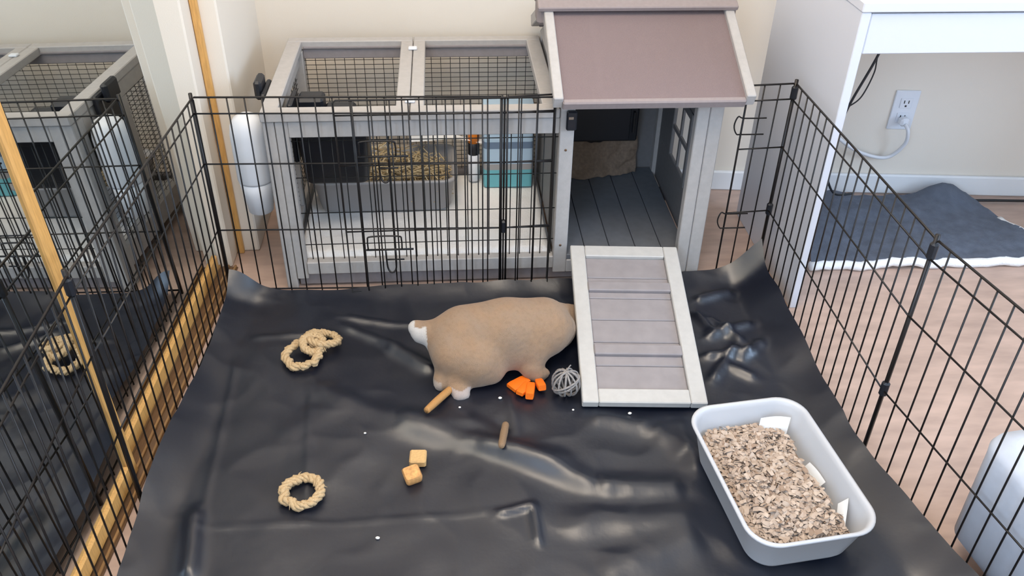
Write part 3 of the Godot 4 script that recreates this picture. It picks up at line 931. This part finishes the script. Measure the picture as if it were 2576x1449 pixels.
func build_rabbit() -> void:
	var V := func(x: float, y: float, z: float) -> Vector3: return Vector3(x, y, z)
	var bones := [
		[V.call(0.026, 0.084, -1.468), V.call(0.115, 0.088, -1.472), 0.064, 0.068],
		[V.call(0.115, 0.088, -1.472), V.call(0.195, 0.084, -1.486), 0.068, 0.064],
		[V.call(0.000, 0.074, -1.462), V.call(0.03, 0.07, -1.46), 0.055, 0.060],
		[V.call(0.195, 0.080, -1.486), V.call(0.232, 0.056, -1.512), 0.056, 0.040],
		[V.call(0.215, 0.062, -1.550), V.call(0.262, 0.040, -1.590), 0.040, 0.022],
		[V.call(0.222, 0.048, -1.510), V.call(0.266, 0.032, -1.560), 0.036, 0.021],
		[V.call(0.262, 0.034, -1.575), V.call(0.310, 0.032, -1.610), 0.022, 0.020],
		[V.call(0.310, 0.031, -1.610), V.call(0.350, 0.026, -1.630), 0.019, 0.014],
		# ears laid to either side of the neck
		[V.call(0.310, 0.034, -1.635), V.call(0.325, 0.026, -1.69), 0.009, 0.007],
		[V.call(0.320, 0.026, -1.590), V.call(0.335, 0.014, -1.54), 0.008, 0.006],
		# belly
		[V.call(0.085, 0.062, -1.440), V.call(0.160, 0.060, -1.448), 0.046, 0.044],
		# near hind leg: haunch, knee, shank, foot
		[V.call(0.002, 0.070, -1.425), V.call(0.046, 0.062, -1.410), 0.048, 0.050],
		[V.call(0.020, 0.042, -1.408), V.call(0.078, 0.040, -1.402), 0.034, 0.030],
		[V.call(0.050, 0.036, -1.398), V.call(0.000, 0.026, -1.390), 0.024, 0.018],
		[V.call(-0.004, 0.020, -1.392), V.call(0.012, 0.016, -1.362), 0.014, 0.012],
		[V.call(0.006, 0.014, -1.366), V.call(0.007, 0.013, -1.354), 0.008, 0.0075],
		[V.call(0.020, 0.014, -1.366), V.call(0.023, 0.013, -1.355), 0.008, 0.007],
		# far hind foot poking out behind
		[V.call(-0.006, 0.045, -1.43), V.call(-0.026, 0.022, -1.396), 0.03, 0.015],
		[V.call(-0.026, 0.019, -1.396), V.call(-0.030, 0.016, -1.384), 0.013, 0.009],
		# near fore leg
		[V.call(0.172, 0.062, -1.442), V.call(0.165, 0.032, -1.414), 0.034, 0.020],
		[V.call(0.165, 0.030, -1.414), V.call(0.178, 0.018, -1.406), 0.018, 0.013],
		[V.call(0.178, 0.016, -1.406), V.call(0.196, 0.014, -1.414), 0.013, 0.009],
		# far fore leg
		[V.call(0.200, 0.055, -1.52), V.call(0.215, 0.02, -1.53), 0.028, 0.014],
		[V.call(0.215, 0.018, -1.53), V.call(0.24, 0.014, -1.53), 0.012, 0.010],
		# tail
		[V.call(-0.036, 0.086, -1.474), V.call(-0.066, 0.088, -1.478), 0.028, 0.021],
		[V.call(-0.066, 0.088, -1.478), V.call(-0.080, 0.098, -1.482), 0.020, 0.013],
	]
	var s := surface_net(bones, 0.0042, 0.0062)
	var verts: PackedVector3Array = s.v
	var st := new_st()
	st.set_smooth_group(1)
	var fn := noise(18.0, 5, 3)
	var brown := Color(0.310, 0.195, 0.115)
	var grey := Color(0.275, 0.195, 0.135)
	var pale := Color(0.42, 0.37, 0.33)
	for p in verts:
		var c := brown
		var m := fn.get_noise_3dv(p)
		c = c.lerp(grey, clampf(0.35 + m * 0.7, 0, 1)).lerp(Color(0.20, 0.125, 0.075), clampf(fn.get_noise_3dv(p * 6.0) * 0.7, 0, 0.35))
		# white underside of the tail, pale toes
		if p.x < -0.054 and ((p.z - p.y * 0.8) > -1.553 + m * 0.004 or p.x < -0.080):
			c = Color(0.52, 0.49, 0.46)
		elif p.y < 0.028 and p.z > -1.366 + m * 0.006 and p.x < 0.06:
			c = c.lerp(Color(0.46, 0.39, 0.36), 0.8)
		elif p.x < -0.026 and p.y < 0.03:
			c = c.lerp(pale, 0.6)
		st.set_color(c)
		st.add_vertex(p + Vector3.ONE * 0.0008 * fn.get_noise_3dv(p * 4.0))
	for i in s.t:
		st.add_index(i)
	st.generate_normals()
	var base := Vector3(0.1, tarp_h(0.1, -1.45), -1.45)
	var t := thing("rabbit", "fawn rabbit with white tail and its head under the ramp", "rabbit", Vector3.ZERO)
	part("body", st.commit(), mats.fur, t, Transform3D(Basis.IDENTITY, Vector3(0, base.y * 0.6, 0)))

# ---------------------------------------------------------------- toys on the tarp
func rest(x: float, z: float, r := 0.02) -> float:
	var m := 0.0
	for i in 8:
		m = maxf(m, tarp_h(x + cos(i * PI / 4) * r, z + sin(i * PI / 4) * r))
	return maxf(m, tarp_h(x, z))

func straw_ring(R: float, seed_: int) -> ArrayMesh:
	var r := RandomNumberGenerator.new()
	r.seed = seed_
	var nz := noise(2.0, seed_, 2)
	var st := new_st()
	for s in 4:
		var pts := []
		var rad := []
		for i in 72:
			var t := TAU * i / 72
			var w := t * 5.0 + TAU * s / 4
			var off := 0.0050 + 0.0016 * nz.get_noise_2d(cos(t) * 2 + s * 7, sin(t) * 2)
			var rr := R * (1.0 + 0.16 * nz.get_noise_2d(cos(t), sin(t) + 9)) + cos(w) * off
			pts.append(Vector3(cos(t) * rr, sin(w) * off * 0.9, sin(t) * rr))
			rad.append(0.0044 + 0.0030 * nz.get_noise_2d(i * 0.35, s * 11.0))
		tube(st, pts, rad, 7, true)
	for k in 5:
		var t := r.randf() * TAU
		var d := Vector3(cos(t), 0, sin(t))
		var e := d * (R + 0.012) + Vector3(-d.z, 0.25, d.x) * r.randf_range(-0.012, 0.012)
		tube(st, [d * R + Vector3(0, 0.004, 0), (d * R + e) * 0.5 + Vector3(0, 0.005, 0), e], [0.0018, 0.0012, 0.0005], 5)
	return done(st)

func baton(l: float, w: float, hgt: float, taper: float) -> ArrayMesh:
	var st := new_st()
	st.set_smooth_group(1)
	var prev := []
	var n := 5
	for i in n + 1:
		var u := float(i) / n
		var k := lerpf(1.0, taper, u) * (0.9 if i == 0 or i == n else 1.0)
		var ring := []
		for p in round_rect(w / 2 * k, hgt / 2 * k, hgt * 0.16, 2):
			ring.append(Vector3((u - 0.5) * l, p.y, p.x))
		if i > 0:
			for j in ring.size():
				quad(st, prev[j], ring[j], ring[(j + 1) % ring.size()], prev[(j + 1) % ring.size()])
		if i == 0 or i == n:
			st.set_smooth_group(i + 2)
			var c := Vector3((u - 0.5) * l, 0, 0)
			for j in ring.size():
				tri(st, c, ring[j], ring[(j + 1) % ring.size()])
			st.set_smooth_group(1)
		prev = ring
	return done(st)

func build_toys() -> void:
	# single straw ring
	solo("straw_ring", straw_ring(0.033, 3), mats.straw, "single woven straw ring lying near the left front of the tarp", "chew toy", Transform3D(Basis.IDENTITY, Vector3(-0.281, rest(-0.281, -1.107, 0.033) + 0.0105, -1.107)), "")
	# two linked rings
	var lr := thing("linked_rings", "two interlinked woven straw rings on the tarp near the back left", "chew toy", Vector3(-0.31, 0.0, -1.52))
	var y0 := rest(-0.31, -1.52, 0.05)
	part("ring", straw_ring(0.036, 12), mats.straw, lr, Transform3D(Basis.from_euler(Vector3(0.10, 0.6, 0.16)), Vector3(-0.016, y0 + 0.018, 0.026)))
	part("ring", straw_ring(0.033, 21), mats.straw, lr, Transform3D(Basis.from_euler(Vector3(-0.22, 0.3, -0.26)), Vector3(0.022, y0 + 0.02, -0.024)))
	part("inner_ring", straw_ring(0.022, 31), mats.straw, lr, Transform3D(Basis.from_euler(Vector3(0.3, 1.3, 0.2)), Vector3(0.004, y0 + 0.026, 0.002)))
	# chew sticks
	var a := Vector3(-0.056, 0, -1.292)
	var b := Vector3(-0.004, 0, -1.374)
	a.y = rest(a.x, a.z, 0.01) + 0.008
	b.y = rest(b.x, b.z, 0.01) + 0.008
	solo("chew_stick", tube_mesh(smooth_path([a, a.lerp(b, 0.03), a.lerp(b, 0.5) + Vector3(0, 0.001, 0), a.lerp(b, 0.97), b], 3), [0.004, 0.0055, 0.0065, 0.007, 0.0075, 0.008, 0.008, 0.008, 0.0078, 0.0078, 0.0075, 0.0065, 0.005], 10), mats.stick, "golden peeled chew stick lying by the rabbit's hind foot", "stick")
	a = Vector3(0.1, 0, -1.258)
	b = Vector3(0.086, 0, -1.178)
	a.y = rest(a.x, a.z, 0.01) + 0.007
	b.y = rest(b.x, b.z, 0.01) + 0.007
	solo("chew_stick", tube_mesh(smooth_path([a, a.lerp(b, 0.05), a.lerp(b, 0.5), a.lerp(b, 0.9), b], 3), [0.004, 0.006, 0.0068, 0.0075, 0.0072, 0.0078, 0.0076, 0.0072, 0.0076, 0.007, 0.006, 0.005, 0.003], 10), mats.stick2, "short greyish chew stick lying alone in the middle of the tarp", "stick")
	# wood blocks
	var yb := rest(-0.073, -1.19, 0.02)
	solo("wooden_block", box_mesh(Vector3(0.032, 0.017, 0.034), 0.003), mats.cube, "square pale wooden chew block, the flat one of the touching pair", "block", Transform3D(Basis(Vector3.UP, -0.05), Vector3(-0.073, yb + 0.0095, -1.186)))
	solo("wooden_block", loft([[0.012, 0.013, 0.006, 0.0], [0.0155, 0.016, 0.006, 0.006], [0.0165, 0.0165, 0.006, 0.018], [0.014, 0.0135, 0.005, 0.024]], true, true, 3), mats.cube2, "orange stained rounded chew block tilted against the square block", "block", Transform3D(Basis.from_euler(Vector3(0.25, 0.35, 0.1)), Vector3(-0.083, rest(-0.083, -1.144, 0.016) + 0.001, -1.143)))
	# carrot pieces
	var cy := rest(0.155, -1.37, 0.03)
	var cs := [[0.137, -1.384, 0.66, 0.046, 0.030, 0.009, 1.2, "wedge of orange carrot at the left of the carrot pile"], [0.146, -1.362, 0.95, 0.040, 0.018, 0.009, 0.9, "thin orange carrot strip leaning under the front baton"], [0.158, -1.356, 1.40, 0.044, 0.018, 0.016, 0.95, "thick orange carrot baton pointing to the front of the pile"], [0.181, -1.371, 1.72, 0.032, 0.018, 0.014, 1.05, "short orange carrot piece at the right of the carrot pile"]]
	for i in cs.size():
		var c: Array = cs[i]
		solo("carrot_piece", baton(c[3], c[4], c[5], 1.0 / c[6]), mats.carrot, c[7], "carrot", Transform3D(Basis.from_euler(Vector3(0, c[2], -0.08 * i)), Vector3(c[0], cy + c[5] / 2 + 0.002 + (0.004 if i % 2 == 1 else 0.0), c[1])), "carrot pieces by the rabbit")
	# willow ball
	var wy := rest(0.236, -1.352, 0.02) + 0.031
	var wb := thing("willow_ball", "small open ball of grey willow strips beside the ramp", "chew toy", Vector3(0.232, wy, -1.355))
	for k in 9:
		var ax := Vector3(cos(k * PI / 7.0 + 0.2), 0.12 * sin(k * 2.0) + (1.6 if k > 6 else 0.0), sin(k * PI / 7.0 + 0.2)).normalized()
		var u := ax.cross(Vector3.UP).normalized()
		var v := ax.cross(u).normalized()
		var pts := []
		for i in 28:
			var t := TAU * i / 28
			pts.append((u * cos(t) + v * sin(t)) * (0.0285 + 0.001 * (k % 3)))
		part("strip", tube_mesh(pts, 0.0022, 6, true), mats.willow, wb)
	part("strip", tube_mesh(smooth_path([Vector3(0, 0.027, 0), Vector3(0.004, 0.036, -0.004), Vector3(0.009, 0.041, -0.007)], 4), 0.0014, 5), mats.willow, wb)
	# stray crumbs
	var spots := [[0.094, -1.341, "white crumb on the tarp between the carrots and the sticks"], [0.010, -1.318, "pale crumb on the tarp right of the golden stick"], [-0.178, -1.257, "tiny crumb alone left of the wooden blocks"], [-0.141, -1.006, "white crumb at the bottom of the picture on the tarp"], [0.356, -1.285, "white crumb just below the foot of the ramp"], [0.241, -1.299, "tiny crumb below the willow ball"]]
	for i in spots.size():
		var p: Array = spots[i]
		var r := 0.0032 if i in [0, 3, 4] else 0.0022
		solo("crumb", lathe([Vector2(0, -r), Vector2(r * 0.8, -r * 0.6), Vector2(r, 0), Vector2(r * 0.7, r * 0.6), Vector2(0, r * 0.8)], 9), mats.crumb, p[2], "crumb", Transform3D(Basis.from_euler(Vector3(0.4 * i, i, 0.3)).scaled(Vector3(1.3, 0.8, 1)), Vector3(p[0], rest(p[0], p[1], 0.004) + r * 0.8, p[1])), "crumbs on the tarp")

# ---------------------------------------------------------------- litter box
func build_litter_box() -> void:
	var yaw := 0.115
	var c := Vector3(0.569, 0, -1.043)
	var y0 := 0.0
	for i in 5:
		for j in 7:
			var p := c + Basis(Vector3.UP, yaw) * Vector3(lerpf(-0.08, 0.08, i / 4.0), 0, lerpf(-0.13, 0.13, j / 6.0))
			y0 = maxf(y0, tarp_h(p.x, p.z))
	c.y = y0 * 0.75
	var t := thing("litter_box", "white plastic litter box on the right of the tarp, filled with shavings", "litter box", c)
	t.rotation.y = yaw
	var H := 0.098
	part("box_body", loft([[0.082, 0.130, 0.035, 0.0], [0.088, 0.136, 0.04, 0.003], [0.094, 0.142, 0.042, 0.014], [0.108, 0.160, 0.048, H - 0.012], [0.113, 0.165, 0.05, H - 0.008], [0.116, 0.168, 0.052, H - 0.003], [0.1155, 0.1675, 0.052, H], [0.111, 0.163, 0.05, H + 0.001], [0.1075, 0.1595, 0.048, H - 0.003], [0.105, 0.157, 0.047, H - 0.01], [0.090, 0.138, 0.04, 0.012], [0.084, 0.131, 0.036, 0.005]], true, true, 10), mats.box_plastic, t)
	# bedding: a mound of shavings, thousands of flakes
	var nz := noise(9.0, 17, 3)
	var mound := func(x: float, z: float) -> float:
		var e := 1.0 - smoothstep(0.55, 1.0, maxf(absf(x) / 0.098, absf(z) / 0.148))
		return 0.052 + 0.018 * e + 0.012 * nz.get_noise_2d(x, z) - 0.05 * maxf(x, 0.0) + 0.012 * smoothstep(-0.15, 0.1, z)
	var root := Transform3D(Basis(Vector3.UP, yaw), c)
	var fl := new_st()
	fl.set_smooth_group(1)
	for i in 4:
		var a0 := -0.9 + 1.8 * i / 4.0
		var a1 := -0.9 + 1.8 * (i + 1) / 4.0
		var w0 := 0.0032 * (0.55 + 0.45 * cos(a0 * 1.2))
		var w1 := 0.0032 * (0.55 + 0.45 * cos(a1 * 1.2))
		quad(fl, Vector3(sin(a0) * 0.0075, cos(a0) * 0.0042, -w0), Vector3(sin(a1) * 0.0075, cos(a1) * 0.0042, -w1), Vector3(sin(a1) * 0.0075, cos(a1) * 0.0042, w1), Vector3(sin(a0) * 0.0075, cos(a0) * 0.0042, w0))
	var mm := MultiMesh.new()
	mm.transform_format = MultiMesh.TRANSFORM_3D
	mm.use_colors = true
	mm.mesh = done(fl)
	var count := 6500
	mm.instance_count = count
	for i in count:
		var x := rng.randf_range(-0.094, 0.080)
		var z := rng.randf_range(-0.135, 0.142)
		# the bedding stops short of the right wall and rounds off in the corners
		if x > 0.062 + 0.02 * nz.get_noise_2d(z * 2, 5.0):
			x -= 0.06 * rng.randf() + 0.02
		var cq := Vector2(maxf(absf(x) - 0.055, 0.0), maxf(absf(z) - 0.100, 0.0))
		if cq.length() > 0.036:
			x = signf(x) * (0.055 + cq.x * 0.036 / cq.length()) if absf(x) > 0.055 else x
			z = signf(z) * (0.100 + cq.y * 0.036 / cq.length()) if absf(z) > 0.100 else z
		var p := Vector3(x, mound.call(x, z) + rng.randf_range(-0.010, 0.006), z)
		var s := rng.randf_range(0.6, 1.3)
		var b := Basis.from_euler(Vector3(rng.randfn(0, 0.5), rng.randf() * TAU, rng.randfn(0, 0.5))).scaled(Vector3(s, s * rng.randf_range(0.4, 1.2), s))
		mm.set_instance_transform(i, root * Transform3D(b, p))
		var col := Color(0.38, 0.275, 0.205).lerp(Color(0.54, 0.425, 0.335), rng.randf())
		if rng.randf() < 0.06:
			col = Color(0.32, 0.22, 0.155)
		mm.set_instance_color(i, col)
	var mi := MultiMeshInstance3D.new()
	mi.name = "wood_shavings"
	mi.multimesh = mm
	mi.material_override = mats.shaving
	mi.set_meta("kind", "stuff")
	tag(mi, "pale brown wood shavings heaped in the white litter box", "bedding")
	add_child(mi)
	var bed := grid(24, 34, func(u: float, v: float) -> Vector3:
		var ang := TAU * u
		var q := Vector2(cos(ang) * 0.088 - 0.012, sin(ang) * 0.128) * v
		q = Vector2(clampf(q.x * 1.25, -0.090, 0.066), clampf(q.y * 1.22, -0.128, 0.134))
		return root * Vector3(q.x, mound.call(q.x, q.y) - 0.006, q.y))
	part("bedding_layer", bed, mats.bed, mi)
	# paper liner showing at the corners
	var pl := thing("paper_liner", "white paper liner poking out of the shavings in the litter box", "paper", c)
	pl.rotation.y = yaw
	var sheet := func(o: Vector3, u: Vector3, v: Vector3, bend: float) -> ArrayMesh:
		return grid(6, 4, func(a: float, b: float) -> Vector3: return o + u * a + v * b + Vector3(0, bend * sin(a * PI), 0))
	part("sheet", sheet.call(Vector3(0.02, 0.05, -0.120), Vector3(0.055, 0.004, 0.012), Vector3(0.010, 0.030, -0.014), 0.004), mats.paper, pl)
	part("sheet", sheet.call(Vector3(0.045, 0.052, 0.135), Vector3(0.040, 0.010, -0.062), Vector3(0.014, 0.016, 0.004), 0.005), mats.paper, pl)
	part("sheet", sheet.call(Vector3(0.074, 0.046, -0.03), Vector3(0.006, 0.0, 0.05), Vector3(0.010, 0.012, 0.0), 0.003), mats.paper, pl)

# ---------------------------------------------------------------- desk side of the room
func build_desk() -> void:
	var x0 := 0.8157
	var x1 := 1.92
	var zf := -1.645
	var zb := -2.10
	var d := thing("desk", "white desk with a shallow drawer standing right of the pen", "desk", Vector3((x0 + x1) / 2, 0, (zf + zb) / 2))
	var o := -d.position
	var P := func(x: float, y: float, z: float) -> Vector3: return Vector3(x, y, z) + o
	var dm: Material = mats.desk
	bar("side_panel", P.call(x0, 0, zf), P.call(x0 + 0.02, 0.717, zb), dm, d, 0.0015)
	bar("side_panel", P.call(x1 - 0.02, 0, zf), P.call(x1, 0.717, zb), dm, d, 0.0015)
	bar("desk_top", P.call(x0 - 0.002, 0.718, zf + 0.003), P.call(x1 + 0.002, 0.738, zb - 0.004), dm, d, 0.002)
	var dr := bar("drawer_front", P.call(x0 + 0.022, 0.632, zf - 0.004), P.call(x1 - 0.022, 0.7135, zf - 0.020), dm, d, 0.002)
	bar("drawer_box", P.call(x0 + 0.026, 0.632, zf - 0.020) - dr.position, P.call(x1 - 0.026, 0.70, zb + 0.12) - dr.position, dm, dr, 0.001)
	bar("back_panel", P.call(x0 + 0.02, 0.62, zb), P.call(x1 - 0.02, 0.717, zb + 0.016), dm, d, 0.001)
	# socket on the wall with the white plug
	var ox := 1.282
	var wb := Basis(Vector3.UP, -atan(WALL_SLOPE))
	var os := thing("wall_outlet", "white wall outlet plate under the desk", "outlet", Vector3(ox, 0.262, wall_z(ox)))
	os.basis = wb
	part("cover_plate", box_mesh(Vector3(0.068, 0.116, 0.006), 0.002), mats.white_plastic, os, Transform3D(Basis.IDENTITY, Vector3(0, 0, 0.003)))
	for y in [0.022, -0.022]:
		var rc := part("receptacle", box_mesh(Vector3(0.033, 0.03, 0.004), 0.0015), mats.white_plastic, os, Transform3D(Basis.IDENTITY, Vector3(0, y, 0.0065)))
		for sx in [-0.006, 0.006]:
			part("slot", box_mesh(Vector3(0.0025, 0.009, 0.001), 0.0), mats.slot, rc, Transform3D(Basis.IDENTITY, Vector3(sx, 0.004, 0.0021)))
		part("slot", box_mesh(Vector3(0.005, 0.005, 0.001), 0.0), mats.slot, rc, Transform3D(Basis.IDENTITY, Vector3(0, -0.008, 0.0021)))
	var pc := thing("power_cord", "white power cord plugged into the wall outlet", "cord", os.position + wb * Vector3(0, -0.026, 0.009))
	var st := new_st()
	bbox(st, Vector3(0, 0, 0.013), Vector3(0.026, 0.024, 0.026), 0.006)
	part("plug", done(st), mats.white_plastic, pc)
	var q := pc.position
	var way := [Vector3(0, -0.004, 0.026), Vector3(0.006, -0.02, 0.04), Vector3(0.012, -0.065, 0.03), Vector3(-0.02, -0.112, 0.012), Vector3(-0.10, -0.095, 0.012), Vector3(-0.18, -0.045, 0.016), Vector3(-0.26, 0.03, 0.02), Vector3(-0.34, 0.12, 0.02)]
	part("cord", tube_mesh(smooth_path(way, 8), 0.0052, 10), mats.cord, pc)
	# black cables hanging from under the desk to the floor
	var cb := thing("black_cable", "black cable hanging from under the desk behind its left leg", "cable", Vector3(1.05, 0, -2.10))
	var w2 := [Vector3(1.045, 0.629, -1.95), Vector3(1.040, 0.56, -1.95), Vector3(1.027, 0.50, -1.95), Vector3(0.994, 0.397, -1.95), Vector3(0.982, 0.31, -1.96), Vector3(0.985, 0.22, -1.98), Vector3(1.03, 0.13, -2.03), Vector3(1.09, 0.06, -2.09), Vector3(1.15, 0.05, -2.11)]
	var w3 := [Vector3(1.040, 0.629, -1.955), Vector3(1.034, 0.52, -1.955), Vector3(1.036, 0.47, -1.955), Vector3(1.020, 0.41, -1.955), Vector3(0.995, 0.385, -1.955)]
	for w in [w2, w3]:
		var pts := []
		for p in w:
			pts.append(p - cb.position)
		part("strand", tube_mesh(smooth_path(pts, 8), 0.0032 if w == w2 else 0.0018, 8), mats.cable, cb)
	var fc := [Vector3(1.50, 0.010, wall_z(1.5) + 0.06), Vector3(1.62, 0.008, wall_z(1.6) + 0.055), Vector3(1.8, 0.008, wall_z(1.8) + 0.05)]
	solo("floor_cable", tube_mesh(smooth_path(fc, 6), 0.004, 8), mats.cable, "thin black cable lying on the floor by the baseboard", "cable")
	# dark blanket with a white underside
	var n := noise(7.0, 31, 3)
	var cor := [Vector2(0.99, -2.165), Vector2(1.50, -2.13), Vector2(0.925, -1.80), Vector2(1.60, -1.80)]
	var f := func(u: float, v: float) -> Vector3:
		var a: Vector2 = cor[0].lerp(cor[1], u)
		var b: Vector2 = cor[2].lerp(cor[3], u)
		var p := a.lerp(b, v)
		var y := 0.026 + 0.010 * n.get_noise_2d(p.x, p.y) + 0.004 * sin(p.x * 21 + p.y * 13)
		y += 0.035 * bump1(u, 0.86, 0.12) * bump1(v, 0.02, 0.16)
		return Vector3(p.x + 0.01 * n.get_noise_2d(p.y * 2, 3.0), y, p.y + 0.012 * n.get_noise_2d(p.x * 1.5, 8.0))
	var bl := thing("blanket", "dark grey fleece blanket with white lining on the floor under the desk", "blanket", Vector3.ZERO)
	part("cover", grid(60, 40, f), mats.blanket, bl)
	# the white lining: a soft roll that shows along the rim
	var rim := []
	for i in 40:
		rim.append(f.call(i / 40.0, 1.0))
	for i in 16:
		rim.append(f.call(1.0, 1.0 - i / 24.0))
	var rr := []
	for p in rim:
		rr.append(Vector3(p.x, maxf(p.y - 0.012, 0.0125), p.z))
	var ln := part("lining", tube_mesh(rr, 0.0125, 8), mats.fleece, bl)
	ln.set_meta("label", "white fleece lining at the rim")

func build_bin() -> void:
	var b := thing("storage_bin", "white plastic storage bin standing on the floor at the lower right", "bin", Vector3(1.052, 0, -0.776))
	b.rotation.y = 0.13
	part("bin_body", loft([[0.170, 0.185, 0.035, 0.045], [0.182, 0.197, 0.04, 0.052], [0.185, 0.199, 0.04, 0.235], [0.186, 0.20, 0.04, 0.25], [0.182, 0.196, 0.04, 0.262], [0.16, 0.175, 0.035, 0.266]], true, true, 8), mats.bin, b)
	part("bin_shadow_base", loft([[0.13, 0.145, 0.03, 0.0], [0.13, 0.145, 0.03, 0.052]], true, true, 6), mats.black_plastic, b)  # base added under the bin, its black stands in for the shadow there

func build_ceiling_lamp() -> void:
	var l := thing("ceiling_lamp", "square flush ceiling lamp above the pen", "lamp", Vector3(0.05, 2.4, -0.95))
	var em := mat("lamp_glass", Color(1.0, 0.96, 0.90), 0.5)
	em.emission_enabled = true
	em.emission = Color(1.0, 0.92, 0.82)
	em.emission_energy_multiplier = 0.9
	bar("lamp_frame", Vector3(-0.58, -0.03, -0.58), Vector3(0.58, 0.0, 0.58), mats.trim, l, 0.006)
	bar("lamp_panel", Vector3(-0.55, -0.036, -0.55), Vector3(0.55, -0.03, 0.55), em, l, 0.002)
	var o := AreaLight3D.new()
	o.name = "lamp_light"
	o.area_size = Vector2(1.1, 1.1)
	o.light_color = Color(1.0, 0.935, 0.85)
	o.light_energy = 9.0
	o.area_range = 10.0
	o.shadow_enabled = true
	o.position = Vector3(0, -0.04, 0)
	o.rotation = Vector3(-PI / 2, 0, 0)
	l.add_child(o)

func _ready() -> void:
	rng.seed = 77
	setup_view()
	make_materials()
	mats.ramp_frame = mat("ramp_frame_paint", Color(0.745, 0.73, 0.71), 0.6, {"vary": 0.04, "freq": 0.03})
	mats.ramp_slat = mat("ramp_slat_paint", Color(0.585, 0.555, 0.555), 0.6, {"vary": 0.07, "freq": 0.015})
	build_room()
	build_mirror()
	build_hutch()
	build_tarp()
	build_pen()
	build_desk()
	build_bin()
	build_hutch_contents()
	build_rabbit()
	build_litter_box()
	build_toys()
	build_ceiling_lamp()
